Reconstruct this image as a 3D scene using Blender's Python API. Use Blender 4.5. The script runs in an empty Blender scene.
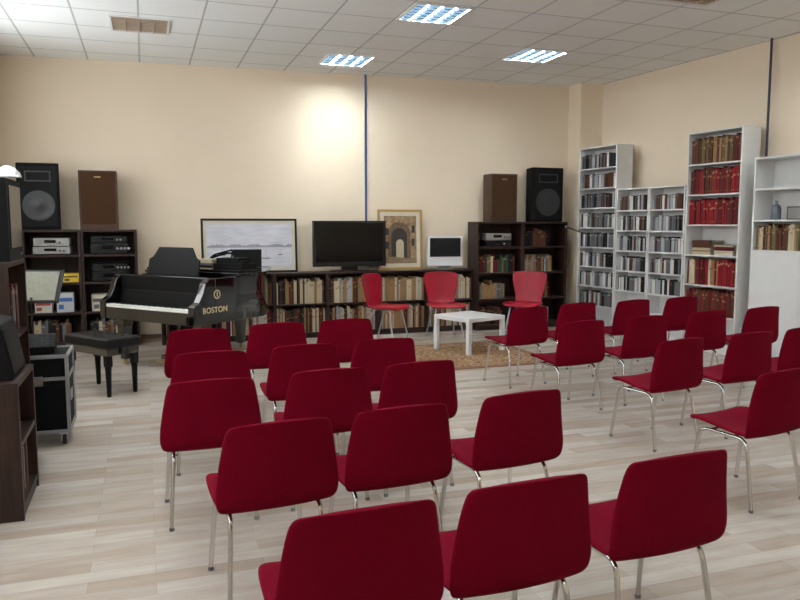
import bpy, bmesh, math, random
from mathutils import Vector, Matrix
random.seed(7)
C=bpy.context.scene.collection
R=math.radians
def lin(c):
    o=[]
    for v in c:
        v=v/255.0
        o.append(v/12.92 if v<=0.04045 else ((v+0.055)/1.055)**2.4)
    return (o[0],o[1],o[2],1)
# ---------------------------------------------------------------- materials
MATS={}
def mat(name,rgb,rough=.5,metal=0,var=.06,scale=30,bump=0,coat=0,spec=.5):
    if name in MATS: return MATS[name]
    m=bpy.data.materials.new(name); m.use_nodes=True
    nt=m.node_tree; b=nt.nodes['Principled BSDF']
    c=lin(rgb)
    tc=nt.nodes.new('ShaderNodeTexCoord'); nz=nt.nodes.new('ShaderNodeTexNoise')
    nz.inputs['Scale'].default_value=scale; nz.inputs['Detail'].default_value=3
    nt.links.new(tc.outputs['Object'],nz.inputs['Vector'])
    rp=nt.nodes.new('ShaderNodeValToRGB')
    rp.color_ramp.elements[0].position=.3; rp.color_ramp.elements[1].position=.7
    rp.color_ramp.elements[0].color=tuple(max(0,x*(1-var)) for x in c[:3])+(1,)
    rp.color_ramp.elements[1].color=tuple(min(1,x*(1+var)) for x in c[:3])+(1,)
    nt.links.new(nz.outputs['Fac'],rp.inputs['Fac']); nt.links.new(rp.outputs['Color'],b.inputs['Base Color'])
    b.inputs['Roughness'].default_value=rough; b.inputs['Metallic'].default_value=metal
    b.inputs['Specular IOR Level'].default_value=spec
    if coat: b.inputs['Coat Weight'].default_value=coat; b.inputs['Coat Roughness'].default_value=.05
    if bump:
        bp=nt.nodes.new('ShaderNodeBump'); bp.inputs['Strength'].default_value=bump; bp.inputs['Distance'].default_value=.002
        nt.links.new(nz.outputs['Fac'],bp.inputs['Height']); nt.links.new(bp.outputs['Normal'],b.inputs['Normal'])
    MATS[name]=m; return m
def wood(name,rgb1,rgb2,rough=.45,axis=2,scale=3):
    if name in MATS: return MATS[name]
    m=bpy.data.materials.new(name); m.use_nodes=True
    nt=m.node_tree; b=nt.nodes['Principled BSDF']
    tc=nt.nodes.new('ShaderNodeTexCoord'); mp=nt.nodes.new('ShaderNodeMapping')
    s=[14,14,14]; s[axis]=1; mp.inputs['Scale'].default_value=s
    nz=nt.nodes.new('ShaderNodeTexNoise'); nz.inputs['Scale'].default_value=scale; nz.inputs['Detail'].default_value=5
    rp=nt.nodes.new('ShaderNodeValToRGB')
    rp.color_ramp.elements[0].position=.35; rp.color_ramp.elements[1].position=.65
    rp.color_ramp.elements[0].color=lin(rgb1); rp.color_ramp.elements[1].color=lin(rgb2)
    nt.links.new(tc.outputs['Object'],mp.inputs['Vector']); nt.links.new(mp.outputs['Vector'],nz.inputs['Vector'])
    nt.links.new(nz.outputs['Fac'],rp.inputs['Fac']); nt.links.new(rp.outputs['Color'],b.inputs['Base Color'])
    b.inputs['Roughness'].default_value=rough; b.inputs['Specular IOR Level'].default_value=.3
    MATS[name]=m; return m
M_chairfab=mat('crimson_fabric',(98,1,22),.92,0,.14,260,.35,spec=.06)
M_red=mat('red_plastic',(142,3,30),.4,0,.03,20,spec=.3)
M_chrome=mat('chrome',(215,215,215),.18,1,.03,10)
M_steel=mat('satin_steel',(185,185,185),.35,1,.05,20)
M_black=mat('black_satin',(8,8,9),.4,0,.1,20,spec=.3)
M_blackmatte=mat('black_matte',(9,9,10),.8,0,.15,60,.1,spec=.15)
M_rubber=mat('rubber',(24,24,24),.8)
M_glide=mat('grey_glide',(96,96,98),.6)
M_piano=mat('piano_lacquer',(2,2,3),.05,0,.05,5,coat=.8,spec=.5)
M_desk=mat('black_music_desk',(3,3,4),.55,0,.05,5,spec=.15)
M_ivory=mat('ivory',(240,238,230),.3)
M_gold=mat('gold',(180,155,100),.4,.5)
M_white=mat('white_laminate',(222,222,220),.4,0,.02,10)
M_whitegloss=mat('white_gloss',(228,228,228),.18,0,.01,10)
M_wenge=wood('wenge_wood',(27,14,10),(46,26,19),.5)
M_wengeh=wood('wenge_wood_horizontal',(27,14,10),(48,27,20),.5,0)
M_walnut=wood('walnut',(50,31,19),(70,45,29),.5)
M_cloth=mat('brown_grille_cloth',(62,41,27),.95,0,.25,300,.3,spec=.1)
M_grille=mat('black_grille',(11,11,12),.7,.1,.4,400,.5,spec=.2)
M_cone=mat('speaker_cone',(34,34,36),.5,0,.2,60)
M_screen=mat('dark_screen',(5,6,8),.15,0,.05,3,spec=.3)
M_silver=mat('silver_plastic',(155,155,153),.35,.5)
M_cream=mat('cream_paper',(210,202,180),.8,0,.05,15)
M_paper=mat('page_paper',(195,186,162),.85,0,.12,200)
M_blue=mat('blue_paint',(34,70,126),.5)
M_darkblue=mat('dark_blue_paint',(22,30,58),.5)
M_grey=mat('grey_plastic',(72,72,72),.5)
# ---------------------------------------------------------------- builder
class MB:
    def __init__(s): s.v=[];s.f=[];s.m=[]
    def add(s,vs,fs,mi=0,T=None):
        o=len(s.v)
        for p in vs:
            p=Vector(p)
            if T is not None: p=T@p
            s.v.append(p)
        for f in fs: s.f.append([i+o for i in f]); s.m.append(mi)
        return s
    def box(s,x0,x1,y0,y1,z0,z1,mi=0,T=None):
        vs=[(x0,y0,z0),(x1,y0,z0),(x1,y1,z0),(x0,y1,z0),(x0,y0,z1),(x1,y0,z1),(x1,y1,z1),(x0,y1,z1)]
        fs=[(0,3,2,1),(4,5,6,7),(0,1,5,4),(1,2,6,5),(2,3,7,6),(3,0,4,7)]
        return s.add(vs,fs,mi,T)
    def tube(s,pts,r,seg=10,fillet=.04,mi=0,r2=None):
        P=[Vector(p) for p in pts]; Q=[P[0]]
        for i in range(1,len(P)-1):
            a,b,c=P[i-1],P[i],P[i+1]
            d1=min(fillet,(a-b).length*.45); d2=min(fillet,(c-b).length*.45)
            s1=b+(a-b).normalized()*d1; s2=b+(c-b).normalized()*d2
            for k in range(6):
                t=k/5; Q.append(s1*(1-t)**2+b*2*t*(1-t)+s2*t*t)
        Q.append(P[-1])
        n=len(Q); vs=[];fs=[]
        t0=(Q[1]-Q[0]).normalized()
        up=Vector((0,0,1)) if abs(t0.z)<.9 else Vector((1,0,0))
        nrm=(up-t0*up.dot(t0)).normalized()
        for i in range(n):
            if i==0: t=Q[1]-Q[0]
            elif i==n-1: t=Q[-1]-Q[-2]
            else: t=Q[i+1]-Q[i-1]
            t.normalize(); nrm=(nrm-t*nrm.dot(t)).normalized(); bn=t.cross(nrm)
            rr=r if r2 is None else r+(r2-r)*i/(n-1)
            for k in range(seg):
                a=2*math.pi*k/seg; vs.append(Q[i]+(nrm*math.cos(a)+bn*math.sin(a))*rr)
        for i in range(n-1):
            for k in range(seg):
                k2=(k+1)%seg; fs.append((i*seg+k,i*seg+k2,(i+1)*seg+k2,(i+1)*seg+k))
        fs.append(tuple(range(seg))[::-1]); fs.append(tuple((n-1)*seg+k for k in range(seg)))
        return s.add(vs,fs,mi)
    def lathe(s,prof,seg=24,mi=0,T=None):
        vs=[];fs=[];n=len(prof)
        for (r,z) in prof:
            for k in range(seg):
                a=2*math.pi*k/seg; vs.append((r*math.cos(a),r*math.sin(a),z))
        for i in range(n-1):
            for k in range(seg):
                k2=(k+1)%seg; fs.append((i*seg+k,i*seg+k2,(i+1)*seg+k2,(i+1)*seg+k))
        fs.append(tuple(range(seg))[::-1]); fs.append(tuple((n-1)*seg+k for k in range(seg)))
        return s.add(vs,fs,mi,T)
    def prism(s,out,z0,z1,mi=0,T=None):
        n=len(out); vs=[(x,y,z0) for x,y in out]+[(x,y,z1) for x,y in out]
        fs=[tuple(range(n))[::-1],tuple(range(n,2*n))]
        for i in range(n):
            j=(i+1)%n; fs.append((i,j,n+j,n+i))
        return s.add(vs,fs,mi,T)
    def obj(s,name,mats,parent=None,loc=(0,0,0),rot=(0,0,0),bevel=0,smooth=False,seg=2,label=None):
        me=bpy.data.meshes.new(name); me.from_pydata([tuple(v) for v in s.v],[],s.f)
        if not isinstance(mats,(list,tuple)): mats=[mats]
        for m in mats: me.materials.append(m)
        for p,mi in zip(me.polygons,s.m): p.material_index=mi; p.use_smooth=bool(smooth)
        bm=bmesh.new(); bm.from_mesh(me); bmesh.ops.recalc_face_normals(bm,faces=bm.faces); bm.to_mesh(me); bm.free()
        o=bpy.data.objects.new(name,me); C.objects.link(o)
        o.location=loc; o.rotation_euler=rot
        if parent: o.parent=parent
        if bevel:
            b=o.modifiers.new('bevel','BEVEL'); b.width=bevel; b.segments=seg; b.limit_method='ANGLE'
        if smooth:
            try:
                me.set_sharp_from_angle(angle=R(40))
            except Exception: pass
        if label: o['label']=label
        return o
def tag(o,label,cat,group=None):
    o['label']=label; o['category']=cat
    if group: o['group']=group
    return o
def empty(name,loc,rz,label,cat,group=None):
    e=bpy.data.objects.new(name,None); e.empty_display_size=.1; C.objects.link(e)
    e.location=loc; e.rotation_euler=(0,0,rz); return tag(e,label,cat,group)
def struct(o,label,cat):
    o['kind']='structure'; return tag(o,label,cat)
def copy_thing(root,kids,loc,rz,group=None,label=None):
    n=root.copy(); C.objects.link(n); n.location=loc; n.rotation_euler=(0,0,rz)
    if group: n['group']=group
    if label: n['label']=label
    for k in kids:
        c=k.copy(); C.objects.link(c); c.parent=n
    return n
# ---------------------------------------------------------------- room
HC=3.8
def floor_mat():
    m=bpy.data.materials.new('laminate_floor'); m.use_nodes=True; nt=m.node_tree; b=nt.nodes['Principled BSDF']
    tc=nt.nodes.new('ShaderNodeTexCoord')
    br=nt.nodes.new('ShaderNodeTexBrick')
    br.inputs['Scale'].default_value=1; br.inputs['Brick Width'].default_value=.78; br.inputs['Row Height'].default_value=.105
    br.inputs['Mortar Size'].default_value=.001; br.offset=.37; br.inputs['Bias'].default_value=0
    br.inputs['Color1'].default_value=lin((164,150,138)); br.inputs['Color2'].default_value=lin((192,184,176)); br.inputs['Mortar'].default_value=lin((142,128,117))
    mp=nt.nodes.new('ShaderNodeMapping'); mp.inputs['Scale'].default_value=(1.8,10,1)
    nz=nt.nodes.new('ShaderNodeTexNoise'); nz.inputs['Scale'].default_value=1.8; nz.inputs['Detail'].default_value=6
    rp=nt.nodes.new('ShaderNodeValToRGB'); rp.color_ramp.elements[0].position=.3; rp.color_ramp.elements[1].position=.65
    rp.color_ramp.elements[0].color=lin((214,202,191)); rp.color_ramp.elements[1].color=lin((255,254,251))
    mx=nt.nodes.new('ShaderNodeMixRGB'); mx.blend_type='MULTIPLY'; mx.inputs['Fac'].default_value=.5
    nt.links.new(tc.outputs['Object'],br.inputs['Vector']); nt.links.new(tc.outputs['Object'],mp.inputs['Vector'])
    nt.links.new(mp.outputs['Vector'],nz.inputs['Vector']); nt.links.new(nz.outputs['Fac'],rp.inputs['Fac'])
    nt.links.new(br.outputs['Color'],mx.inputs['Color1']); nt.links.new(rp.outputs['Color'],mx.inputs['Color2'])
    nt.links.new(mx.outputs['Color'],b.inputs['Base Color']); b.inputs['Roughness'].default_value=.27
    return m
def ceil_mat():
    m=bpy.data.materials.new('ceiling_tiles'); m.use_nodes=True; nt=m.node_tree; b=nt.nodes['Principled BSDF']
    tc=nt.nodes.new('ShaderNodeTexCoord'); br=nt.nodes.new('ShaderNodeTexBrick')
    mp=nt.nodes.new('ShaderNodeMapping'); mp.inputs['Location'].default_value=(-2.615+.65*20,-7.1+.68*20,0)
    br.offset=0; br.inputs['Scale'].default_value=1; br.inputs['Brick Width'].default_value=.65; br.inputs['Row Height'].default_value=.68
    br.inputs['Mortar Size'].default_value=.011; br.inputs['Mortar Smooth'].default_value=.2
    br.inputs['Color1'].default_value=lin((246,249,248)); br.inputs['Color2'].default_value=lin((251,253,252)); br.inputs['Mortar'].default_value=lin((190,193,192))
    nt.links.new(tc.outputs['Object'],mp.inputs['Vector']); nt.links.new(mp.outputs['Vector'],br.inputs['Vector'])
    nt.links.new(br.outputs['Color'],b.inputs['Base Color']); b.inputs['Roughness'].default_value=.85
    return m
M_wall=mat('cream_wall_paint',(234,216,190),.8,0,.02,1.2)
XL=-1.78
room=[(XL,-3.2),(8.13,-3.2),(6.86,10.35),(6.86,10.55),(XL,11.03)]
struct(MB().prism(room,-.1,0).obj('floor',floor_mat()),'pale greyish laminate plank floor of the room','floor')
struct(MB().prism(room,HC,HC+.1).obj('ceiling',ceil_mat()),'white suspended ceiling of square mineral tiles','ceiling')
def wall(name,p,q,label,z0=0,z1=HC,t=.1,mt=None,side=1,kind='wall'):
    p=Vector(p);q=Vector(q);d=(q-p).normalized();n=Vector((d.y,-d.x))*t*side
    out=[tuple(p),tuple(q),tuple(q+n),tuple(p+n)]
    return struct(MB().prism(out,z0,z1).obj(name,mt or M_wall),label,kind)
wall('wall_back',(6.95,10.545),(XL,11.03),'cream painted back wall behind the shelves')
wall('wall_right',(8.13,-3.2),(6.86,10.6),'cream painted side wall beside white bookcases')
glow_wins=[(.6,3.0),(3.9,6.3),(7.2,9.6)]; wz0,wz1=1.75,3.45  # invented openings out of view, added so glowing panes brighten the ceiling
g=MB(); xa_,xb_=XL-.1,XL
g.box(xa_,xb_,-3.2,11.1,0,wz0).box(xa_,xb_,-3.2,11.1,wz1,HC)
ys=[-3.2]+[v for w_ in glow_wins for v in w_]+[11.1]
for i in range(0,len(ys),2): g.box(xa_,xb_,ys[i],ys[i+1],wz0,wz1)
struct(g.obj('wall_left',M_wall),'cream painted side wall with openings for added glowing panes','wall')
def glow_pane_mat():  # emissive fill for the added panes, no daylight behind them
    m=bpy.data.materials.new('added_glow_glass'); m.use_nodes=True; nt=m.node_tree; nt.nodes.clear()
    out=nt.nodes.new('ShaderNodeOutputMaterial'); em=nt.nodes.new('ShaderNodeEmission'); nz=nt.nodes.new('ShaderNodeTexNoise'); nz.inputs['Scale'].default_value=2
    rp=nt.nodes.new('ShaderNodeValToRGB'); rp.color_ramp.elements[0].color=(.9,.96,1,1); rp.color_ramp.elements[1].color=(.97,.99,1,1)
    nt.links.new(nz.outputs['Fac'],rp.inputs['Fac']); nt.links.new(rp.outputs['Color'],em.inputs['Color']); em.inputs['Strength'].default_value=5.4
    nt.links.new(em.outputs[0],out.inputs['Surface']); return m
M_glowpane=glow_pane_mat()
for i,(a,b_) in enumerate(glow_wins):
    g=MB(); t=.05
    g.box(XL-.08,XL-.02,a,b_,wz0,wz0+t).box(XL-.08,XL-.02,a,b_,wz1-t,wz1)
    for yy in (a,(a+b_)/2-t/2,b_-t): g.box(XL-.08,XL-.02,yy,yy+t,wz0+t,wz1-t)
    g.box(XL-.06,XL-.05,a+t,(a+b_)/2-t/2,wz0+t,wz1-t,1).box(XL-.06,XL-.05,(a+b_)/2+t/2,b_-t,wz0+t,wz1-t,1)
    struct(g.obj('added_glow_pane_%d'%(i+1),[M_white,M_glowpane]),'added white framed glowing pane, unseen, brightening the ceiling','added_glow_pane')
wall('wall_front',(XL,-3.2),(8.13,-3.2),'cream painted wall behind the audience seats')
struct(MB().box(6.50,7.0,10.22,10.62,0,HC).obj('wall_pillar',M_wall),'cream painted square pillar in the room corner','pillar')
M_base=wood('baseboard_wood',(120,92,70),(146,114,88),.5,0)
wall('baseboard_back',(6.5,10.55),(XL+.02,11.01),'thin wooden baseboard along the back wall',0,.07,-.015,M_base,kind='baseboard')
wall('baseboard_left',(XL,10.98),(XL,-3.18),'thin wooden baseboard along the side wall',0,.07,-.015,M_base,kind='baseboard')
wall('baseboard_right',(8.12,-3.18),(6.885,10.2),'thin wooden baseboard along the bookcase wall',0,.07,-.015,M_base,kind='baseboard')
o=MB().tube([(3.15,10.71,1.0),(3.15,10.71,3.8)],.017,10,mi=0).obj('conduit_pipe',M_blue,smooth=True)
tag(o,'blue vertical conduit pipe on the cream wall','pipe')
o=MB().tube([(7.10,7.10,0),(7.10,7.10,3.8)],.015,10).obj('conduit_pipe',M_darkblue,smooth=True); tag(o,'dark blue vertical pipe on the bookcase wall','pipe')
LAMP=200
def light_mat(name,LP):
    m=bpy.data.materials.new(name); m.use_nodes=True; nt=m.node_tree; nt.nodes.clear()
    out=nt.nodes.new('ShaderNodeOutputMaterial'); em=nt.nodes.new('ShaderNodeEmission')
    tc=nt.nodes.new('ShaderNodeTexCoord'); sp=nt.nodes.new('ShaderNodeSeparateXYZ')
    nt.links.new(tc.outputs['Object'],sp.inputs['Vector'])
    def mth(op,a,bv=None):
        n=nt.nodes.new('ShaderNodeMath'); n.operation=op
        nt.links.new(a,n.inputs[0])
        if bv is not None: n.inputs[1].default_value=bv
        return n.outputs[0]
    a=mth('ADD',sp.outputs['X'],10*.15+.075)
    a=mth('MODULO',a,.15); a=mth('SUBTRACT',a,.075); a=mth('ABSOLUTE',a); a=mth('LESS_THAN',a,.018)
    mxs=nt.nodes.new('ShaderNodeMath'); mxs.operation='MULTIPLY_ADD'; nt.links.new(a,mxs.inputs[0]); mxs.inputs[1].default_value=LP; mxs.inputs[2].default_value=.75
    nt.links.new(mxs.outputs[0],em.inputs['Strength'])
    mc=nt.nodes.new('ShaderNodeMixRGB'); nt.links.new(a,mc.inputs['Fac']); mc.inputs['Color1'].default_value=(.45,.7,1,1); mc.inputs['Color2'].default_value=(.90,.98,1,1)
    nt.links.new(mc.outputs['Color'],em.inputs['Color'])
    nt.links.new(em.outputs[0],out.inputs['Surface']); return m
M_tray=light_mat('lamp_tray',LAMP)
M_traywall=light_mat('wall_side_lamp_tray',LAMP*1.45)
M_louv=mat('louver_aluminium',(60,84,106),.6,0)
M_louvoff=mat('louver_beige',(190,172,150),.5,.1)
M_trayoff=mat('unlit_tray',(130,108,88),.6)
def fixture(x,y,lit,w=.62,d=.64):
    e=empty('ceiling_light',(x,y,HC),0,('lit recessed fluorescent ceiling light with aluminium louvre' if lit else 'unlit recessed ceiling light with beige louvre'),'ceiling light','recessed ceiling lights')
    f=MB(); t=.022
    f.box(-w/2,w/2,-d/2,-d/2+t,-.016,0).box(-w/2,w/2,d/2-t,d/2,-.016,0).box(-w/2,-w/2+t,-d/2+t,d/2-t,-.016,0).box(w/2-t,w/2,-d/2+t,d/2-t,-.016,0)
    f.obj('frame',M_white,e)
    MB().box(-w/2+t,w/2-t,-d/2+t,d/2-t,-.003,0).obj('lamp_tray' ,(M_tray if lit==1 else M_traywall) if lit else M_trayoff,e)
    g=MB()
    for i in (-1,0,1): g.box(i*.15-.004,i*.15+.004,-d/2+t,d/2-t,-.014,-.004)
    n=5 if lit else 9
    for i in range(n):
        yy=-d/2+t+(i+1)*(d-2*t)/(n+1); g.box(-w/2+t,w/2-t,yy-.004,yy+.004,-.014,-.004)
    g.obj('louver',M_louv if lit else M_louvoff,e)
for (x,y,l) in [(2.94,7.44,1),(4.89,8.8,1),(2.64,9.86,2),(2.94,4.0,1),(4.9,3.3,1),(.4,5.4,1),(6.2,5.4,1),(1.0,1.0,1),(5.0,-.4,1),(2.94,-1.5,1),(-.9,2.7,1),(-.9,6.1,1)]: fixture(x,y,l)
for (x,y) in [(.03,8.9),(5.1,5.95)]: fixture(x,y,0)
# ---------------------------------------------------------------- audience chairs
def shell(st,axis,nv=11,crown=0):
    vs=[];fs=[]; n=len(st)
    for i,(y,z,hw,cu) in enumerate(st):
        for k in range(nv):
            v=-1+2*k/(nv-1); c=cu*v*v
            cr=-crown*v*v*max(0,(i-(n-6)))/5.0
            vs.append((v*hw, y+(c if axis=='y' else 0), z+cr+(c if axis=='z' else 0)))
    for i in range(n-1):
        for k in range(nv-1):
            a=i*nv+k; fs.append((a,a+1,a+nv+1,a+nv))
    return vs,fs
def shell_obj(name,st,axis,m,parent,thick,crown=0):
    vs,fs=shell(st,axis,crown=crown); o=MB().add(vs,fs).obj(name,m,parent)
    for p in o.data.polygons: p.use_smooth=True
    s=o.modifiers.new('solid','SOLIDIFY'); s.thickness=thick; s.offset=0
    s=o.modifiers.new('sub','SUBSURF'); s.levels=2; s.render_levels=2
    return o
back=[(-.186,.416,.240,.02),(-.212,.426,.254,.026),(-.232,.45,.266,.032),(-.245,.50,.270,.040),(-.252,.57,.262,.048),(-.259,.64,.251,.050),(-.266,.70,.241,.050),(-.272,.75,.232,.048),(-.276,.783,.223,.044),(-.278,.799,.207,.038),(-.279,.806,.180,.032)]
seat=[(.238,.418,.16,.004),(.232,.432,.20,.008),(.215,.442,.226,.012),(.17,.446,.24,.016),(.1,.440,.250,.02),(0,.427,.255,.022),(-.1,.416,.256,.022),(-.15,.412,.250,.022),(-.192,.417,.242,.02)]
root=empty('audience_chair',(0,0,0),0,'crimson fabric stacking chair with chrome tube legs','chair','audience chairs')
kids=[shell_obj('backrest',back,'y',M_chairfab,root,.022,.014),shell_obj('seat',seat,'z',M_chairfab,root,.024)]
for sx in (-1,1):
    for fr in (1,-1):
        t=MB(); x=sx*.195
        if fr==1: pts=[(x,.01,.395),(x,.155,.395),(sx*.218,.21,.012)]
        else: pts=[(x,.01,.395),(x,-.155,.395),(sx*.222,-.225,.012)]
        t.tube(pts,.011,10,.06,0)
        e=pts[-1]; t.lathe([(.013,0),(.0135,.01),(.012,.018)],10,1,Matrix.Translation((e[0],e[1],0)))
        kids.append(t.obj('leg',[M_chrome,M_glide],root,smooth=True))
t=MB(); t.tube([(-.195,.09,.395),(.195,.09,.395)],.009,8); t.tube([(-.195,-.07,.395),(.195,-.07,.395)],.009,8)
t.box(-.12,.12,-.09,.11,.395,.402)
kids.append(t.obj('crossbar',M_chrome,root,smooth=True))
tops=[(.58,1.94,3),(1.14,1.99,3),(1.77,2.05,3),(.51,2.95,6),(1.07,3.02,4),(1.72,3.10,6),(.31,3.89,2),(.965,3.96,3),(1.53,4.01,5),(.38,4.77,0),(1.01,4.85,3),(1.60,4.92,4),(.38,5.86,2),(1.02,6.02,3),(1.62,6.08,1),
(3.38,3.12,9),(3.60,4.23,9),(4.31,4.31,7),(4.96,4.42,5),(3.49,5.31,7),(4.22,5.42,6),(5.01,5.56,4),(5.77,5.66,6),(3.59,6.41,11),(4.24,6.57,6),(4.98,6.65,6),(5.70,6.75,4)]
first=True
for (x,y,a) in tops:
    a=R(a); p=(x-math.sin(a)*.278,y+math.cos(a)*.278,0)
    if first: root.location=p; root.rotation_euler=(0,0,a); first=False
    else: copy_thing(root,kids,p,a)
# ---------------------------------------------------------------- red side chairs
b2=[(-.17,.483,.200,.01),(-.20,.50,.198,.02),(-.222,.56,.200,.03),(-.24,.66,.222,.042),(-.256,.75,.246,.05),(-.27,.83,.258,.055),(-.28,.89,.256,.052),(-.285,.92,.242,.042),(-.287,.935,.20,.03)]
s2=[(.25,.455,.18,0),(.245,.475,.23,.003),(.22,.488,.262,.006),(.15,.49,.274,.01),(.05,.48,.274,.014),(-.06,.475,.258,.018),(-.13,.478,.225,.018),(-.17,.483,.200,.012)]
r2=empty('side_chair',(3.1,9.6,0),R(222),'bright red moulded plastic chair with silver legs','chair','red chairs by the white table')
k2=[shell_obj('backrest',b2,'y',M_red,r2,.022,.012),shell_obj('seat',s2,'z',M_red,r2,.028)]
for sx in (-1,1):
    for pts in ([(sx*.15,.02,.458),(sx*.16,.15,.458),(sx*.22,.24,0.0)],[(sx*.15,.02,.458),(sx*.15,-.1,.458),(sx*.21,-.26,0.0)]):
        k2.append(MB().tube(pts,.011,10,.06).obj('leg',M_steel,r2,smooth=True))
k2.append(MB().tube([(-.15,0.05,.458),(.15,.05,.458)],.01,8).tube([(-.15,-.08,.458),(.15,-.08,.458)],.01,8).obj('crossbar',M_steel,r2,smooth=True))
copy_thing(r2,k2,(3.97,9.6,0),R(172)); copy_thing(r2,k2,(5.10,9.35,0),R(134))
# ---------------------------------------------------------------- table + rug
e=empty('coffee_table',(3.9,8.6,.009),R(20),'low square white laminate coffee table on the rug','table')
MB().box(-.32,.32,-.32,.32,.40,.45).obj('tabletop',M_whitegloss,e,bevel=.003)
for sx in(-1,1):
    for sy in(-1,1): MB().box(sx*.295-.025,sx*.295+.025,sy*.295-.025,sy*.295+.025,0,.4).obj('leg',M_whitegloss,e,bevel=.002)
m=bpy.data.materials.new('rug_pattern'); m.use_nodes=True; nt=m.node_tree; b=nt.nodes['Principled BSDF']
tc=nt.nodes.new('ShaderNodeTexCoord'); vo=nt.nodes.new('ShaderNodeTexVoronoi'); vo.inputs['Scale'].default_value=9
rp=nt.nodes.new('ShaderNodeValToRGB'); cr=rp.color_ramp; cr.interpolation='CONSTANT'
cr.elements[0].color=lin((94,50,34)); cr.elements[1].position=.3; cr.elements[1].color=lin((144,114,76))
x=cr.elements.new(.55); x.color=lin((74,44,34)); x=cr.elements.new(.63); x.color=lin((128,94,60))
nt.links.new(tc.outputs['Object'],vo.inputs['Vector']); nt.links.new(vo.outputs['Distance'],rp.inputs['Fac']); nt.links.new(rp.outputs['Color'],b.inputs['Base Color']); b.inputs['Roughness'].default_value=.95
M_rugb=mat('rug_border',(108,70,46),.95,0,.35,40)
e=empty('area_rug',(3.66,8.3,0),R(0),'patterned brown and golden oriental rug under the table','rug')
MB().box(-.80,.80,-.75,.75,0,.008).obj('rug_field',m,e)
g=MB(); g.box(-.90,-.80,-.85,.85,0,.0085).box(.80,.90,-.85,.85,0,.0085).box(-.80,.80,-.85,-.75,0,.0085).box(-.80,.80,.75,.85,0,.0085)
g.obj('rug_border',M_rugb,e)
# ---------------------------------------------------------------- bookcases
def xf(loc,rz): return Matrix.Translation(Vector(loc))@Matrix.Rotation(rz,4,'Z')
def bookcase(name,label,W,D,H,zs,loc,rz,m,group=None,t=.02,cat='bookcase',mh=None):
    e=empty(name,loc,rz,label,cat,group); mh=mh or m
    MB().box(0,t,0,D,0,H).obj('side_panel',m,e,bevel=.0015)
    MB().box(W-t,W,0,D,0,H).obj('side_panel',m,e,bevel=.0015)
    MB().box(t,W-t,0,D,H-t,H).obj('top_panel',mh,e,bevel=.0015)
    for z in zs: MB().box(t,W-t,.004,D-.01,z-t,z).obj('shelf',mh,e,bevel=.001)
    if zs[0]-t>.01: MB().box(t,W-t,.01,.025,0,zs[0]-t).obj('kickboard',mh,e)
    MB().box(t,W-t,D-.008,D,0,H-t).obj('back_panel',m,e)
    return e
def bookmat(name,rgb,band,pos):
    m=bpy.data.materials.new(name); m.use_nodes=True; nt=m.node_tree; b=nt.nodes['Principled BSDF']
    tc=nt.nodes.new('ShaderNodeTexCoord'); sp=nt.nodes.new('ShaderNodeSeparateXYZ'); nt.links.new(tc.outputs['Object'],sp.inputs['Vector'])
    rp=nt.nodes.new('ShaderNodeValToRGB'); cr=rp.color_ramp; cr.interpolation='CONSTANT'; c=lin(rgb); d=lin(band)
    d=tuple(c[i]*.45+d[i]*.55 for i in range(3))+(1,)
    cr.elements[0].color=c
    cr.elements.remove(cr.elements[1])
    for p,cc in pos:
        x=cr.elements.new(p); x.color=d if cc else c
    nt.links.new(sp.outputs['Z'],rp.inputs['Fac']); nt.links.new(rp.outputs['Color'],b.inputs['Base Color']); b.inputs['Roughness'].default_value=.65; b.inputs['Specular IOR Level'].default_value=.25
    return m
POS=[[(.999,0)],[(.80,1),(.88,0)],[(.62,1),(.68,0),(.10,1),(.115,0)]]
def book_mesh(name,rgb,band,pos):
    g=MB(); g.box(-.5,.5,0,.06,0,1,0).box(-.5,-.4,.06,1,0,1,0).box(.4,.5,.06,1,0,1,0).box(-.4,.4,.06,.96,.02,.975,1)
    o=g.obj(name,[bookmat(name+'_cover',rgb,band,pos),M_paper]); me=o.data; bpy.data.objects.remove(o); return me
BK={}
cols={'maroon':((80,10,17),(150,110,62)),'brown':((76,42,26),(160,124,80)),'tan':((146,114,76),(90,58,34)),'cream':((188,175,146),(120,50,40)),
'black':((15,13,15),(120,102,70)),'red':((124,14,22),(190,160,120)),'navy':((25,30,60),(160,160,160)),'green':((34,54,39),(160,150,110)),'white':((208,206,200),(100,100,110)),
'grey':((92,92,95),(170,170,170)),'lightgrey':((156,158,160),(60,60,70)),'olive':((98,88,60),(170,160,130))}
for k,v in cols.items(): BK[k]=[book_mesh('book_'+k+str(i),v[0],v[1],POS[i]) for i in range(3)]
def case_mesh(name,rgb,band,pos):
    g=MB(); g.box(-.5,.5,0,.05,0,1,0).box(-.5,-.3,.05,1,0,1,1).box(.3,.5,.05,1,0,1,1).box(-.3,.3,.05,.95,.01,.99,0)
    o=g.obj(name,[bookmat(name+'_spine',rgb,band,pos),mat('clear_case',(60,62,66),.2)]); me=o.data; bpy.data.objects.remove(o); return me
CD={k:[case_mesh('disc_'+k+str(i),cols[k][0],cols[k][1],POS[i]) for i in (0,1)] for k in ('black','grey','lightgrey','white','navy','brown','red')}
COLN={'maroon':'dark maroon','lightgrey':'pale grey','navy':'navy blue','tan':'tan','olive':'olive green'}
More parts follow.
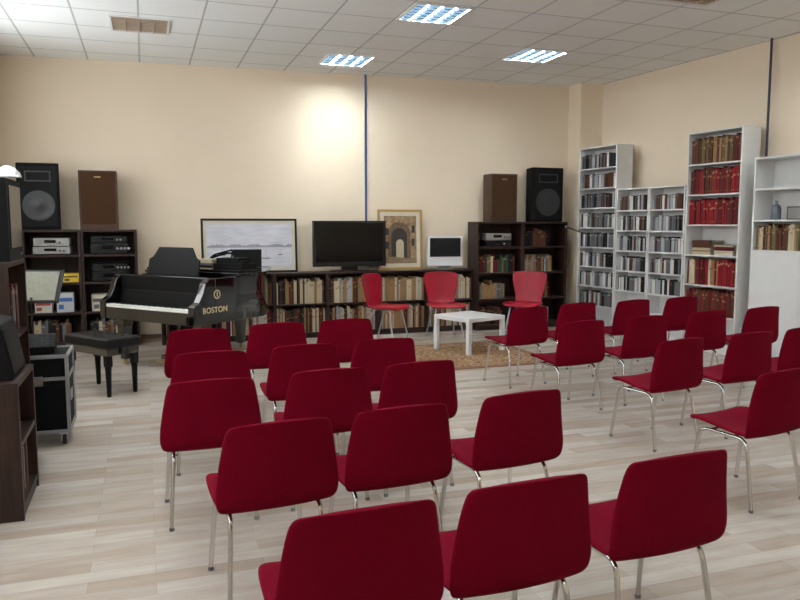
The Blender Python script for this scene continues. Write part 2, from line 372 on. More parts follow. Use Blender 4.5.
def fill(T,x0,x1,y0,z,lib,kinds,tw,hh,dd,name,cat,group,what,gap=.001):
    x=x0; k=None
    while True:
        w=random.uniform(*tw)
        if x+w>x1: break
        if k is None or random.random()<.75: k=random.choice(kinds)
        h=random.uniform(*hh); d=random.uniform(*dd)
        o=bpy.data.objects.new(name,random.choice(lib[k])); C.objects.link(o)
        o.matrix_world=T@Matrix.Translation((x+w/2,y0+random.uniform(0,.02),z+.0006))@Matrix.Diagonal((w*.98,d,h,1))
        tag(o,'%s %s'%(COLN.get(k,k),what),cat,group)
        x+=w+gap
def stack(T,x,y,z,n,kinds,w,d,group,what,name='book'):
    zz=z+.0006
    for i in range(n):
        h=random.uniform(.012,.03); k=random.choice(kinds)
        o=bpy.data.objects.new(name,BK[k][0]); C.objects.link(o)
        o.matrix_world=T@Matrix.Translation((x-w/2+random.uniform(-.008,.008),y,zz+h/2))@Matrix.Rotation(R(90),4,'Y')@Matrix.Diagonal((h*.98,d,w,1))
        tag(o,'%s %s'%(COLN.get(k,k),what),'book',group); zz+=h+.0005
th=R(-84); ux,uy=math.cos(th),math.sin(th)
def P(s): return (6.42+ux*s,10.1+uy*s,0)
def shelves(n,z0,H,t=.02): 
    st=(H-t-z0)/n; return [z0+st*i for i in range(n)]
zs1=shelves(9,.08,2.77)
bookcase('white_bookcase','tall white bookcase packed with compact discs',.85,.3,2.77,zs1,P(0),th,M_white)
T=xf(P(0),th)
for i,z in enumerate(zs1):
    if i==0: continue
    fill(T,.03,.82-(.2 if i in(8,) else 0)-random.uniform(0,.05),.03,z,CD,['black','grey','lightgrey','grey','black','brown','grey','white'],(.026,.038),(.19,.22),(.13,.15),'disc_case','cd case','disc cases in tall white bookcase','disc case standing on a white shelf')
for j,s in enumerate((.87,1.52)):
    H=2.12; zs=shelves(7,.08,H)
    bookcase('white_bookcase','white open bookcase filled with disc cases',.64,.25,H,zs,P(s),th,M_white)
    T=xf(P(s),th)
    for i,z in enumerate(zs):
        if i<2: continue
        fill(T,.03,.61-random.uniform(0,.06),.03,z,CD,['lightgrey','grey','white','black','lightgrey','grey','brown'],(.024,.036),(.18,.21),(.13,.15),'disc_case','cd case','disc cases in low white bookcases','disc case standing on a white shelf')
H=2.77; zs3=shelves(7,.08,H)
bookcase('white_bookcase','tall white bookcase full of maroon bound volumes',.84,.3,H,zs3,P(2.18),th,M_white)
T=xf(P(2.18),th)
pal=[['maroon','red','tan'],['maroon','red','brown'],['red','maroon','tan','red','cream'],['cream'],['maroon','maroon','red'],['maroon','maroon','red','brown'],['brown','tan','brown','olive','maroon']]
for i,z in enumerate(zs3):
    if i==3:
        stack(T,.25,.03,z,8,['cream','tan','brown','white'],.3,.24,'stacked volumes','flat stacked book on a white shelf')
        stack(T,.60,.03,z,6,['cream','maroon','white'],.28,.24,'stacked volumes','flat stacked book on a white shelf')
        continue
    if i==0: continue
    fill(T,.03,.81,.03,z,BK,pal[i],(.018,.032),(.29,.335),(.19,.23),'book','book','volumes in tall white bookcase','bound volume standing on a white shelf')
zs4=[.08,1.31,1.66,2.02]
e4=bookcase('white_cabinet','white cabinet with open upper shelves and closed doors',1.3,.32,2.38,zs4,P(3.2),th,M_white,cat='cabinet')
for a,b_ in ((.022,.649),(.651,1.278)): MB().box(a,b_,-.018,0,.08,1.29).obj('door',M_white,e4,bevel=.002)
T=xf(P(3.2),th)
fill(T,.03,.6,.03,1.31,BK,['tan','brown','cream','tan','olive'],(.018,.03),(.25,.31),(.19,.23),'book','book','volumes in white cabinet','bound volume standing on a white shelf')
o=MB().lathe([(.05,0),(.055,.01),(.055,.12),(.045,.16),(.018,.18),(.018,.22)],20).obj('decanter',mat('smoky_glass',(90,98,108),.1),None,tuple(T@Vector((.22,.12,1.6606))),smooth=True); tag(o,'grey glass bottle on a white shelf','decanter')
o=MB().box(0,.2,0,.02,0,.15,0).box(.012,.188,-.002,0,.012,.138,1).obj('picture_frame',[M_blackmatte,M_silver],None,tuple(T@Vector((.3,.2,1.6606))),(0,0,th)); tag(o,'small dark framed picture on a white shelf','picture frame')
for i in range(6):
    x=.18+i*.757
    loc=(x,10.27,0)
    bookcase('low_bookcase','low dark wenge bookcase filled with records and binders',.755,.36,.93,[.08,.49],loc,0,M_wenge,'low dark bookcases',.025,mh=M_wengeh)
    T=xf(loc,0)
    if i==0: continue
    for z in (.08,.49):
        pl=[['cream','tan','lightgrey','brown','tan'],['cream','tan','white','maroon','brown'],['brown','cream','black','tan'],['tan','lightgrey','brown','cream','black']][(i+int(z*10))%4]
        fill(T,.028,.727,.02,z,BK,pl,(.012,.030),(.30,.36),(.28,.31),'record_binder','binder','records in low dark bookcases','record binder in a dark bookcase')
for i in range(2):
    loc=(4.73+i*.775,10.16,0); zs=[.08,.48,.88,1.27]
    bookcase('dark_bookcase','waist high dark wenge bookcase carrying a loudspeaker',.77,.36,1.65,zs,loc,0,M_wenge,'tall dark bookcases',.03,mh=M_wengeh)
    T=xf(loc,0)
    pls=[['black','maroon','brown'],['cream','grey','tan','brown'],['maroon','black','cream','green','olive'],['brown','grey','lightgrey','tan']]
    for j,z in enumerate(zs):
        if j==3 and i==0: continue
        fill(T,.04,random.uniform(.45,.68),.03,z,BK,pls[(j+i)%4],(.02,.042),(.18,.28),(.2,.24),'book','book','books in dark bookcases','book standing in a dark bookcase')
# ---------------------------------------------------------------- audio devices
def device(name,label,cat,w,d,h,loc,body,knobs=3,disp=True,rz=0):
    e=empty(name,loc,rz,label,cat)
    g=MB(); g.box(-w/2,w/2,0,d,.01,h)
    g.obj('body',body,e,bevel=.003)
    for sx in(-1,1):
        for yy in(.03,d-.03): MB().lathe([(.015,0),(.015,.012)],10,0,Matrix.Translation((sx*(w/2-.04),yy,0))).obj('foot',M_rubber,e)
    if disp: MB().box(-w*.2,w*.12,-.003,0.001,h*.45,h*.8).obj('display',M_screen,e)
    for k in range(knobs):
        MB().lathe([(h*.13,0),(h*.12,.018),(h*.09,.02)],14,0,Matrix.Translation((w*.22+k*w*.1,0,h*.5))@Matrix.Rotation(R(90),4,'X')).obj('knob',M_silver if body is not M_silver else M_grey,e,smooth=True)
    return e
device('disc_player','black disc player in a dark bookcase','audio device',.43,.28,.09,(5.1,10.2,1.2706),M_black,1)
device('amplifier','silver amplifier resting on a disc player','audio device',.43,.28,.11,(5.1,10.2,1.3612),M_silver,3)
for i in range(2):
    loc=(-1.47+i*.69,10.42,0); zs=[.08,.47,.86,1.22]
    bookcase('audio_cabinet','dark wenge open cabinet holding audio equipment',.685,.42,1.54,zs,loc,0,M_wenge,'audio cabinets',.03,mh=M_wengeh)
xa,xb=-1.13,-.44
device('disc_player','silver disc player on the top shelf','audio device',.44,.3,.10,(xa,10.46,1.2206),M_silver,2)
device('cassette_deck','silver cassette deck stacked on a player','audio device',.42,.28,.11,(xa,10.46,1.3212),M_silver,1)
device('amplifier','black amplifier on the top shelf','audio device',.46,.3,.14,(xb,10.46,1.2206),M_black,4)
device('tuner','black tuner stacked on an amplifier','audio device',.44,.3,.09,(xb,10.46,1.3612),M_black,2)
device('cassette_deck','black cassette deck on a dark shelf','audio device',.44,.3,.13,(xb,10.46,.8606),M_black,2)
device('equalizer','black equalizer stacked on a cassette deck','audio device',.44,.3,.10,(xb,10.46,.9912),M_black,4)
device('recorder','grey recorder on a dark shelf','audio device',.38,.3,.12,(xa-.09,10.46,.8606),M_grey,3)
def carton(name,label,x,y,z,w,d,h,c,stripe):
    g=MB(); g.box(0,w,0,d,0,h,0).box(w*.06,w*.94,-.001,0,h*.55,h*.75,1)
    g.box(w*.1,w*.4,-.0012,0,h*.15,h*.4,1)
    o=g.obj(name,[mat('carton_'+str(c),c,.6),mat('stripe_'+str(stripe),stripe,.6)],None,(x,y,z+.0006)); tag(o,label,'box')
carton('cardboard_box','yellow cardboard box on a dark shelf',-1.015,10.47,.86,.19,.2,.11,(220,180,24),(40,40,40))
carton('cardboard_box','white and blue carton on a dark shelf',-1.1,10.47,.47,.2,.2,.25,(195,198,202),(60,100,170))
carton('cardboard_box','white small carton on a dark shelf',-1.36,10.47,.47,.2,.2,.17,(198,194,185),(150,60,50))
carton('cardboard_box','cream carton on a dark shelf',-.68,10.47,.47,.22,.2,.22,(185,175,155),(80,80,90))
carton('cardboard_box','pale carton on a dark shelf',-.42,10.47,.47,.2,.2,.14,(175,178,180),(90,60,50))
for xx in (-1.4,-.7):
    fill(xf((xx,10.42,0),0),0,.5,.03,.08,BK,['grey','black','cream','brown'],(.025,.05),(.22,.3),(.2,.25),'binder','binder','books in audio cabinets','book on the bottom cabinet shelf')  # plain books, carried under the binder name
# ---------------------------------------------------------------- speakers
def speaker_pa(loc,w,d,h,rz=0):
    e=empty('pa_speaker',loc,rz,'black trapezoid stage loudspeaker on a dark cabinet','loudspeaker')
    out=[(-w/2,0),(w/2,0),(w/2*.72,d),(-w/2*.72,d)]
    MB().prism(out,0,h).obj('body',M_blackmatte,e,bevel=.012)
    MB().box(-w/2+.03,w/2-.03,-.014,-.001,.04,h-.05).obj('grille',M_grille,e,bevel=.006)
    T=Matrix.Translation((0,-.014,h*.36))@Matrix.Rotation(R(90),4,'X')
    MB().lathe([(w*.38,0),(w*.38,.005),(w*.34,.007),(w*.30,.004),(w*.1,.002),(w*.08,.006),(.005,.008)],32,0,T).obj('woofer',M_cone,e,smooth=True)
    g=MB(); g.box(-w*.3,w*.3,-.024,-.012,h*.72,h*.74).box(-w*.3,w*.3,-.024,-.012,h*.86,h*.88).box(-w*.3,-w*.27,-.024,-.012,h*.74,h*.86).box(w*.27,w*.3,-.024,-.012,h*.74,h*.86)
    g.obj('horn',M_cone,e,bevel=.003)
def speaker_wood(loc,w,d,h,rz=0):
    e=empty('wooden_speaker',loc,rz,'walnut loudspeaker with brown cloth grille','loudspeaker')
    g=MB(); t=.018
    g.box(-w/2,w/2,.02,d,0,h).box(-w/2,-w/2+t,0,.02,0,h).box(w/2-t,w/2,0,.02,0,h).box(-w/2+t,w/2-t,0,.02,0,t).box(-w/2+t,w/2-t,0,.02,h-t,h)
    g.obj('body',M_walnut,e,bevel=.002)
    MB().box(-w/2+t+.002,w/2-t-.002,.004,.02,.07,h-t-.002).obj('grille',M_cloth,e,bevel=.003)
    MB().box(-.04,.04,.0,.004,h-.09,h-.075).obj('badge',M_gold,e)
    MB().box(-w/2+t,w/2-t,.006,.018,t,.068).obj('lower_trim',M_walnut,e)
speaker_pa((-1.25,10.43,1.5406),.50,.36,.84)
speaker_wood((-.55,10.43,1.5406),.46,.34,.76)
speaker_wood((5.19,10.2,1.6506),.43,.3,.72)
speaker_pa((5.92,10.18,1.6506),.55,.33,.83)
# ---------------------------------------------------------------- pictures, TV, computer
def frame(name,label,w,h,loc,fw,fm,matw,rx=-3):
    e=empty(name,loc,0,label,'framed picture')
    e.rotation_euler=(R(rx),0,0)
    g=MB(); d=.03
    F=[(0,1,2,3),(7,6,5,4),(0,4,5,1),(3,2,6,7),(0,3,7,4),(1,5,6,2)]
    g.add([(-w/2,0,0),(w/2,0,0),(w/2-fw,0,fw),(-w/2+fw,0,fw),(-w/2,d,0),(w/2,d,0),(w/2-fw,d,fw),(-w/2+fw,d,fw)],F)
    g.add([(-w/2,0,h),(w/2,0,h),(w/2-fw,0,h-fw),(-w/2+fw,0,h-fw),(-w/2,d,h),(w/2,d,h),(w/2-fw,d,h-fw),(-w/2+fw,d,h-fw)],F)
    for s in(-1,1): g.add([(s*w/2,0,0),(s*w/2,0,h),(s*(w/2-fw),0,h-fw),(s*(w/2-fw),0,fw),(s*w/2,d,0),(s*w/2,d,h),(s*(w/2-fw),d,h-fw),(s*(w/2-fw),d,fw)],F)
    g.obj('frame',fm,e)
    MB().box(-w/2+fw,w/2-fw,.012,.02,fw,h-fw).obj('mat_board',M_cream,e)
    return e,w-2*fw-2*matw,h-2*fw-2*matw,fw+matw
e,aw,ah,z0=frame('framed_picture','wide black framed pale waterside landscape print',1.33,.76,(1.40,10.5,.931),.03,M_black,.045)
m=bpy.data.materials.new('seascape'); m.use_nodes=True; nt=m.node_tree; b=nt.nodes['Principled BSDF']
tc=nt.nodes.new('ShaderNodeTexCoord'); mp=nt.nodes.new('ShaderNodeMapping'); mp.inputs['Scale'].default_value=(2,1,10)
nz=nt.nodes.new('ShaderNodeTexNoise'); nz.inputs['Scale'].default_value=2.2; nz.inputs['Detail'].default_value=6
rp=nt.nodes.new('ShaderNodeValToRGB'); cr=rp.color_ramp; cr.elements[0].position=.3; cr.elements[0].color=lin((190,191,202)); cr.elements[1].position=.65; cr.elements[1].color=lin((212,211,218))
nt.links.new(tc.outputs['Object'],mp.inputs['Vector']); nt.links.new(mp.outputs['Vector'],nz.inputs['Vector']); nt.links.new(nz.outputs['Fac'],rp.inputs['Fac']); nt.links.new(rp.outputs['Color'],b.inputs['Base Color']); b.inputs['Roughness'].default_value=.3
g=MB(); g.box(-aw/2,aw/2,.006,.012,z0,z0+ah,0)
rs=random.Random(3)
zb=z0+ah*.46; hill=[(-aw/2,.0055,zb)]
for i in range(61):
    x=-aw/2+aw*i/60; hill.append((x,.0055,zb+.012+.022*abs(math.sin(i*.23))+rs.uniform(0,.02)))
hill.append((aw/2,.0055,zb))
g.add(hill,[tuple(range(len(hill)))],1)
for (xx,zz,ww) in ((-.38,.30,.10),(-.18,.24,.06),(.05,.32,.05),(.22,.22,.13),(.42,.30,.07)):
    g.add([(xx-ww/2,.005,z0+ah*zz),(xx+ww/2,.005,z0+ah*zz),(xx+ww*.35,.005,z0+ah*zz-.014),(xx-ww*.35,.005,z0+ah*zz-.014)],[(0,1,2,3)],2)
    g.box(xx-.0015,xx+.0015,.0045,.006,z0+ah*zz,z0+ah*zz+ww*1.1,2)
g.obj('print',[m,mat('print_ink',(150,146,160),.5),mat('print_dark_ink',(96,90,98),.5)],e)
e,aw,ah,z0=frame('framed_picture','gold framed painting of a stone archway',.7,.9,(3.64,10.52,.931),.035,mat('pale_gold_frame',(180,144,86),.4,.4),.06)
g=MB(); g.box(-aw/2,aw/2,.006,.012,z0,z0+ah,0)
def arch(cx,w,zb,h,y,mi,n=12):
    pts=[(cx-w/2,y,zb),(cx+w/2,y,zb)]
    for k in range(n+1):
        a=math.pi*k/n; pts.append((cx+w/2*math.cos(a),y,zb+h-w/2+w/2*math.sin(a)))
    g.add(pts,[tuple(range(len(pts)))],mi)
arch(-.02,.36,z0+.06,.56,.0055,1); arch(-.02,.25,z0+.06,.47,.005,2); arch(-.01,.12,z0+.06,.30,.0045,3)
g.add([(-aw/2,.0042,z0),(aw/2,.0042,z0),(aw/2,.0042,z0+.07),(-aw/2,.0042,z0+.11)],[(0,1,2,3)],4)
for (xx,zz) in ((-.21,.42),(-.21,.22),(.205,.46),(.2,.26)): g.box(xx-.025,xx+.025,.0045,.006,z0+zz,z0+zz+.11,2)
g.obj('painting',[mat('painted_wall',(140,114,78),.6,0,.5,14),mat('painted_stone',(98,76,52),.6,0,.4,24),mat('painted_shadow',(38,31,26),.6,0,.4,20),mat('painted_light',(180,166,134),.6),mat('painted_ground',(122,100,72),.6,0,.4,20)],e)
e=empty('television',(2.82,10.4,.931),0,'large black flat television on a low bookcase','television')
w,h=1.08,.66
g=MB(); f=.035
g.box(-w/2,w/2,.01,.09,.07,.07+h).box(-w/2,w/2,0,.01,.07,.07+f+.03).box(-w/2,w/2,0,.01,.07+h-f,.07+h).box(-w/2,-w/2+f,0,.01,.07+f+.03,.07+h-f).box(w/2-f,w/2,0,.01,.07+f+.03,.07+h-f)
g.obj('body',M_black,e)
MB().box(-w/2+f,w/2-f,.006,.012,.07+f+.03,.07+h-f).obj('screen',M_screen,e)
MB().box(-.12,.12,.03,.08,.01,.09).obj('stand_neck',M_black,e)
out=[(-.24+.06*math.cos(a),.05+.1*math.sin(a)) for a in [R(90+180*k/8) for k in range(9)]]+[(.24-.06*math.cos(a),.05-.1*math.sin(a)) for a in [R(90+180*k/8) for k in range(9)]]
MB().prism(out,0,.015).obj('stand_base',M_black,e)
e=empty('desktop_computer',(4.30,10.38,.931),R(-4),'white all in one desktop computer with dark screen','computer')
w=.55
MB().box(-w/2,w/2,0,.045,.05,.50).obj('body',M_whitegloss,e,bevel=.01)
MB().box(-w/2+.03,w/2-.03,-.003,.001,.19,.475).obj('screen',mat('dark_grey_screen',(18,20,24),.25,spec=.2),e,bevel=.001)
MB().box(-.11,.11,-.06,.1,0,.008).box(-.1,.1,.045,.056,.008,.2).obj('stand',M_silver,e,bevel=.002)
# ---------------------------------------------------------------- piano
pr=R(-50)
e=empty('grand_piano',(0,8.38,0),pr,'black lacquered grand piano with open keyboard','piano')
rim=[(.74,.28),(.74,.8),(.735,.95),(.71,1.07),(.65,1.19),(.56,1.31),(.46,1.42),(.37,1.54),(.29,1.67),(.20,1.79),(.07,1.90),(-.12,1.96),(-.35,1.98),(-.55,1.95),(-.68,1.87),(-.74,1.72),(-.74,.28)]
MB().prism(rim,.56,1.04).obj('case',M_piano,e,smooth=True,bevel=.006)
big=[(x*1.012,.26 if y==.28 else y*1.008) for x,y in rim]
front=[(.75,.62)]+[p for p in big if p[1]>.62]+[(-.75,.62)]
MB().prism(front,1.042,1.072).obj('lid',M_piano,e,smooth=True,bevel=.004)
MB().box(-.74,.74,.64,1.0,1.074,1.10).obj('lid_flap',M_desk,e,bevel=.004)
MB().box(-.72,.72,-.02,.28,.56,.69).obj('keybed',M_piano,e,bevel=.006)
for s in(-1,1):
    a,b_=sorted((s*.655,s*.742))
    g=MB(); pts=[(0,.56),(.28,.56),(.28,1.04),(.20,1.04),(.14,.99),(.10,.88),(.05,.80),(-.02,.765),(-.03,.74),(-.03,.56)]
    vs=[(a,y,z) for y,z in pts]+[(b_,y,z) for y,z in pts]; n=len(pts)
    fs=[tuple(range(n)),tuple(range(n,2*n))[::-1]]+[(i,(i+1)%n,n+(i+1)%n,n+i) for i in range(n)]
    g.add(vs,fs).obj('arm',M_piano,e,bevel=.006)
g=MB(); kw=1.3/52
for i in range(52): g.box(-.65+i*kw+.0006,-.65+(i+1)*kw-.0006,-.012,.16,.692,.722)
g.obj('white_keys',M_ivory,e)
g=MB(); pat=[1,0,1,1,0,1,1]
for i in range(51):
    if pat[(i)%7]: g.box(-.65+(i+1)*kw-.006,-.65+(i+1)*kw+.006,.06,.16,.722,.734)
g.obj('black_keys',M_black,e)
T=Matrix.Translation((0,.17,.72))@Matrix.Rotation(R(-8),4,'X')
MB().box(-.65,.65,0,.02,0,.16,T=T).obj('fallboard',M_desk,e,bevel=.004)
MB().box(-.65,.65,.20,.28,.86,1.03).obj('name_rail',M_desk,e)
T=Matrix.Translation((0,.36,1.05))@Matrix.Rotation(R(-12),4,'X')
g=MB(); out=[(-.40,0),(.40,0),(.40,.17),(.34,.20),(.26,.31),(-.26,.31),(-.34,.20),(-.40,.17)]
vs=[(x,0,z) for x,z in out]+[(x,.02,z) for x,z in out]; n=len(out)
g.add(vs,[tuple(range(n)),tuple(range(n,2*n))[::-1]]+[(i,(i+1)%n,n+(i+1)%n,n+i) for i in range(n)],0,T)
g.box(-.42,.42,-.06,.02,0,.012,0,Matrix.Translation((0,.36,1.04)))
g.obj('music_desk',M_desk,e,bevel=.004)
def leg_(x,y):
    g=MB(); g.box(x-.07,x+.07,y-.07,y+.07,.46,.56)
    g.add([(x-.06,y-.06,.46),(x+.06,y-.06,.46),(x+.06,y+.06,.46),(x-.06,y+.06,.46),(x-.04,y-.04,.07),(x+.04,y-.04,.07),(x+.04,y+.04,.07),(x-.04,y+.04,.07)],[(0,1,2,3),(7,6,5,4),(0,1,5,4),(1,2,6,5),(2,3,7,6),(3,0,4,7)])
    g.lathe([(.03,.06),(.03,.075)],12,1,Matrix.Translation((x,y,0)))
    g.lathe([(.028,-.012),(.03,0),(.028,.012)],14,1,Matrix.Translation((x,y,.03))@Matrix.Rotation(R(90),4,'X'))
    g.obj('leg',[M_piano,M_gold],e,bevel=.004)
leg_(-.62,.2);leg_(.62,.2);leg_(-.3,1.75)
g=MB(); 
for s in(-1,1): g.box(s*.09-.014,s*.09+.014,.34,.37,.14,.56)
g.box(-.15,.15,.3,.42,.09,.14)
g.obj('pedal_lyre',M_piano,e,bevel=.004)
for s in(-1,0,1): MB().box(s*.07-.014,s*.07+.014,.16,.3,.085,.1).obj('pedal',M_gold,e,bevel=.003)
cu=bpy.data.curves.new('lettering','FONT'); cu.body='BOSTON'; cu.size=.085; cu.extrude=.001; cu.offset=.0012; cu.align_x='CENTER'; cu.space_character=1.08
to=bpy.data.objects.new('tmp',cu); C.objects.link(to); dg=bpy.context.evaluated_depsgraph_get()
me=bpy.data.meshes.new_from_object(to.evaluated_get(dg)); bpy.data.objects.remove(to)
M_letter=mat('pale_gold_lettering',(206,186,140),.5,0)
me.materials.clear(); me.materials.append(M_letter)
o=bpy.data.objects.new('lettering',me); C.objects.link(o); o.parent=e; o.location=(.7435,.27,.68); o.rotation_euler=(R(90),0,R(90)); o['label']='pale gold maker lettering'
g=MB(); T=Matrix.Translation((.7425,.30,.87))@Matrix.Rotation(R(90),4,'Y')
g.lathe([(.048,0),(.048,.003)],24,0,T); g.lathe([(.036,.003),(.036,.004)],24,1,T); g.box(-.026,.026,-.007,.007,.003,.0055,0,T)
g.obj('emblem',[M_letter,M_piano],e)
PT=xf((0,8.38,0),pr)
def onp(x,y,z): return tuple(PT@Vector((x,y,z)))
o=MB().box(-.2,.2,-.13,.13,0,.07).box(-.17,.13,-.11,.11,.07,.13).box(.13,.19,-.10,.02,.07,.10).obj('storage_case',M_blackmatte,None,onp(.50,.83,1.1006),(0,0,pr+.1)); tag(o,'black soft equipment case on the piano lid','case')
stack(PT,.13,.69,1.1002,5,['black','grey','black','cream'],.3,.22,'music scores on the piano','music score on the piano lid','music_score')
TL=Matrix.Translation((0,.112,.019))@Matrix.Rotation(R(-14),4,'X')
g=MB(); g.box(-.17,.17,-.12,.12,0,.018,0); g.box(-.17,.17,0,.008,0,.22,0,TL); g.box(-.155,.155,-.001,0,.012,.208,1,TL)
o=g.obj('laptop',[M_blackmatte,M_blackmatte],None,onp(.28,1.27,1.0730),(0,0,pr+R(40))); tag(o,'open black laptop on the piano lid','laptop')
g=MB(); g.tube([(0,0,0),(.1,.1,.1),(.3,.12,.16),(.5,.1,.13)],.014,8,.05); g.tube([(0,.05,0),(.15,0,.14),(.38,.05,.2)],.012,8,.05); g.tube([(.5,.1,.13),(.5,.1,0)],.014,8); g.tube([(.38,.05,.2),(.36,.02,0)],.012,8)
o=g.obj('folded_tripod',M_blackmatte,None,onp(-.55,1.35,1.0865),(0,0,pr+.5),smooth=True); tag(o,'folded black camera tripod on the piano','tripod')
e=empty('piano_bench',(-.42,7.62,0),R(-54),'black padded adjustable piano bench','bench')
M_leather=mat('black_leather',(7,7,8),.5,0,.1,40,.2,spec=.2)
g=MB(); g.box(-.36,.36,-.18,.18,.46,.55)
g.obj('cushion',M_leather,e,bevel=.025,seg=4,smooth=True)
for i in range(5):
    for j in range(2): MB().lathe([(.011,0),(.010,.005),(.004,.008)],10,0,Matrix.Translation((-.24+i*.12,-.07+j*.14,.549))).obj('tufting_button',M_black,e)
MB().box(-.34,.34,-.17,.17,.39,.459).obj('apron',M_piano,e,bevel=.004)
for sx in(-1,1):
    for sy in(-1,1):
        g=MB(); x,y=sx*.30,sy*.14
        g.box(x-.03,x+.03,y-.03,y+.03,.29,.39); g.lathe([(.018,0),(.022,.02),(.025,.15),(.030,.27),(.034,.29)],16,0,Matrix.Translation((x,y,0)))
        g.obj('leg',M_desk,e,bevel=.003)
for sx in(-1,1): MB().lathe([(.035,0),(.035,.02),(.02,.03)],16,0,Matrix.Translation((sx*.34,0,.425))@Matrix.Rotation(R(90*sx),4,'Y')).obj('knob',M_black,e,smooth=True)
# ---------------------------------------------------------------- far left furniture
bookcase('tall_cabinet','tall dark wenge cabinet carrying a tube television',.72,.48,1.37,[.08,.5,.9],(-.79,5.00,0),R(90),M_wenge,cat='cabinet',t=.03,mh=M_wengeh)
fill(xf((-.79,5.00,0),R(90)),.04,.66,.03,.9,BK,['black','grey','brown','maroon'],(.03,.05),(.25,.33),(.2,.25),'binder','binder','binders in tall cabinet','binder in the dark cabinet')
fill(xf((-.79,5.00,0),R(90)),.04,.6,.03,.5,BK,['black','grey','brown'],(.03,.05),(.25,.33),(.2,.25),'binder','binder','binders in tall cabinet','binder in the dark cabinet')
bookcase('low_cabinet','low dark wenge cabinet with a stage monitor on top',.6,.45,.76,[.08,.42],(-.665,4.33,0),R(90),M_wenge,cat='cabinet',t=.03,mh=M_wengeh)
fill(xf((-.665,4.33,0),R(90)),.04,.5,.03,.08,BK,['black','grey','brown'],(.03,.05),(.22,.3),(.2,.25),'binder','binder','binders in low cabinet','binder in the dark cabinet')
e=empty('stage_monitor',(-.70,4.64,.7606),R(90),'black wedge stage monitor on the low cabinet','loudspeaker')
pts=[(0,0),(.32,0),(.32,.22),(.15,.33),(.05,.30)]
vs=[(-.22,y,z) for y,z in pts]+[(.22,y,z) for y,z in pts]; n=5
MB().add(vs,[tuple(range(n)),tuple(range(n,2*n))[::-1]]+[(i,(i+1)%n,n+(i+1)%n,n+i) for i in range(n)]).obj('body',M_blackmatte,e,bevel=.008)
T=Matrix.Translation((0,.024,.15))@Matrix.Rotation(R(80.5),4,'X')
MB().box(-.2,.2,-.13,.13,0,.008,0,T).obj('grille',M_grille,e,bevel=.003)
e=empty('tube_television',(-.795,5.42,1.3706),R(90),'old black tube television on the tall cabinet','television')
g=MB(); g.box(-.27,.27,0,.12,0,.52); g.add([(-.26,.12,.01),(.26,.12,.01),(.26,.12,.50),(-.26,.12,.50),(-.15,.38,.05),(.15,.38,.05),(.15,.38,.38),(-.15,.38,.38)],[(0,3,2,1),(4,5,6,7),(0,1,5,4),(1,2,6,5),(2,3,7,6),(3,0,4,7)])
g.obj('body',M_blackmatte,e)
MB().box(-.22,.22,-.006,.002,.08,.48).obj('screen',M_screen,e,bevel=.005)
for k in range(3): MB().lathe([(.01,0),(.01,.008)],10,0,Matrix.Translation((.12+k*.03,0,.04))@Matrix.Rotation(R(90),4,'X')).obj('button',M_grey,e)
e=empty('desk_lamp',(-.855,5.62,1.891),0,'small white desk lamp on the old television','lamp')
MB().lathe([(.04,0),(.04,.01),(.01,.016)],20).obj('base',M_white,e,smooth=True)
MB().tube([(0,0,.012),(0,0,.05)],.008,8,.05).obj('pole',M_white,e,smooth=True)
MB().lathe([(.085,0),(.075,.03),(.045,.06),(.02,.075)],20,0,Matrix.Translation((0,0,.03))).obj('lamp_shade',M_whitegloss,e,smooth=True)
e=empty('flight_case',(-.76,5.98,0),R(0),'black equipment flight case with aluminium edges on casters','case')
fw,fd,fh=.20,.22,.66
MB().box(-fw,fw,-fd,fd,.105,fh).obj('body',M_blackmatte,e,bevel=.004)
g=MB(); q=.012
for sx in(-1,1):
    for sy in(-1,1): g.box(sx*fw-q,sx*fw+q,sy*fd-q,sy*fd+q,.1,fh+.005)
for z in(.112,.50,fh):
    for sy in(-1,1): g.box(-fw,fw,sy*(fd+.001)-q*.6,sy*(fd+.001)+q*.6,z-q,z+q)
    for sx in(-1,1): g.box(sx*(fw+.001)-q*.6,sx*(fw+.001)+q*.6,-fd,fd,z-q,z+q)
g.obj('edge_trim',mat('aluminium_trim',(150,150,152),.5,.3),e)
MB().box(-.04,.04,-fd-.01,-fd,.45,.52).obj('latch',M_steel,e,bevel=.002)
MB().box(fw,fw+.008,-.06,.06,.3,.38).obj('latch',M_steel,e,bevel=.002)
for sx in(-1,1):
    for sy in(-1,1):
        g=MB(); x,y=sx*.16,sy*.17
        g.box(x-.03,x+.03,y-.03,y+.03,.085,.10,1); g.box(x-.022,x-.017,y-.02,y+.02,.03,.09,1).box(x+.017,x+.022,y-.02,y+.02,.03,.09,1)
        g.lathe([(.03,-.014),(.036,-.01),(.036,.01),(.03,.014)],18,0,Matrix.Translation((x,y,.036))@Matrix.Rotation(R(90),4,'Y'))
        g.obj('caster',[M_rubber,M_steel],e)
e=empty('audio_mixer',(-.79,5.98,.6728),R(3),'small black audio mixer on the flight case','mixer')
pts=[(-.14,0),(.14,0),(.14,.11),(.08,.11),(-.14,.05)]
vs=[(-.14,y,z) for y,z in pts]+[(.14,y,z) for y,z in pts]
MB().add(vs,[tuple(range(5)),tuple(range(5,10))[::-1]]+[(i,(i+1)%5,5+(i+1)%5,5+i) for i in range(5)]).obj('body',M_blackmatte,e,bevel=.004)
T=Matrix.Translation((0,-.03,.081))@Matrix.Rotation(math.atan2(.06,.22),4,'X')
for i in range(5):
    for j in range(3): MB().lathe([(.006,0),(.005,.01)],8,0,T@Matrix.Translation((-.1+i*.05,-.07+j*.05,0))).obj('knob',M_grey,e)
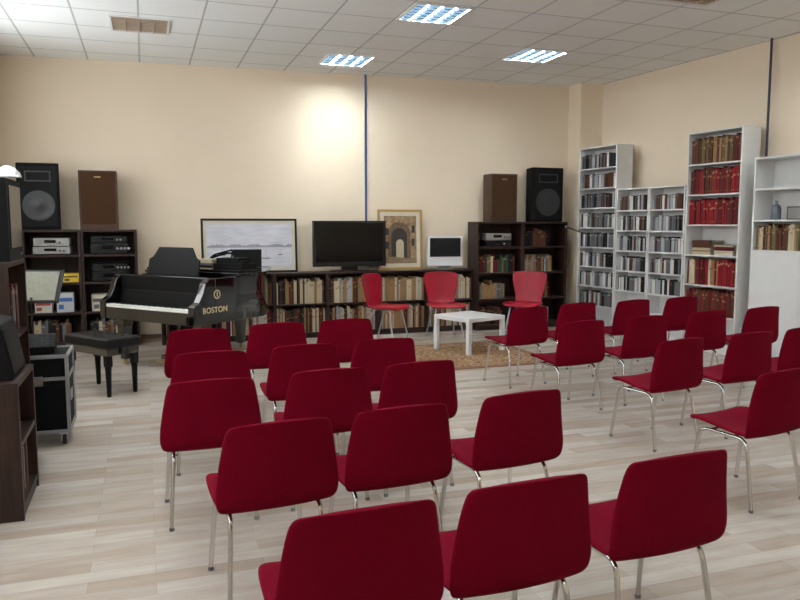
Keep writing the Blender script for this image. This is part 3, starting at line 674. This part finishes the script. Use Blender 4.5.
e=empty('music_stand',(-.98,7.35,0),R(-15),'black music stand holding a pale score','music stand')
g=MB()
for k in range(3):
    a=R(90+120*k); g.tube([(0,0,.25),(.25*math.cos(a),.25*math.sin(a),.01)],.008,8)
g.obj('tripod_base',M_black,e,smooth=True)
MB().tube([(0,0,.2),(0,0,.95)],.010,10).obj('pole',M_black,e,smooth=True)
T=Matrix.Translation((0,-.01,.9))@Matrix.Rotation(R(-32),4,'X')
MB().box(-.24,.24,0,.006,0,.34,0,T).box(-.24,.24,-.05,0,0,.006,0,T).obj('desk',M_black,e,bevel=.002)
MB().box(-.2,.2,-.006,-.001,.008,.32,0,T).obj('sheet_music',mat('score_paper',(128,128,114),.8,0,.1,30),e)
e=empty('microphone_stand',(6.05,9.45,0),R(200),'slim black microphone stand with boom arm','microphone stand')
MB().lathe([(.13,0),(.13,.012),(.02,.022)],24).obj('base',M_black,e,smooth=True)
MB().tube([(0,0,.015),(0,0,1.5)],.010,10).obj('pole',M_steel,e,smooth=True)
MB().tube([(-.12,0,1.47),(.22,0,1.55)],.008,8).obj('boom_arm',M_black,e,smooth=True)
MB().lathe([(.012,0),(.015,.08),(.026,.1),(.026,.13),(.012,.15)],14,0,Matrix.Translation((.2,0,1.545))@Matrix.Rotation(R(80),4,'Y')).obj('microphone',M_grey,e,smooth=True)
# ---------------------------------------------------------------- camera, world, view
cam=bpy.data.cameras.new('camera'); co=bpy.data.objects.new('camera',cam); C.objects.link(co)
cam.sensor_width=36; cam.lens=740*36/800; cam.clip_start=.05
co.location=(0,0,1.6); co.rotation_euler=(R(90)-math.atan(75/740),0,R(-19))
bpy.context.scene.camera=co
w=bpy.data.worlds.new('world'); bpy.context.scene.world=w; w.use_nodes=True
w.node_tree.nodes['Background'].inputs['Color'].default_value=(.9,.95,1,1); w.node_tree.nodes['Background'].inputs['Strength'].default_value=.1
try:
    bpy.context.scene.view_settings.view_transform='Standard'
    bpy.context.scene.view_settings.gamma=1.1
except Exception: pass
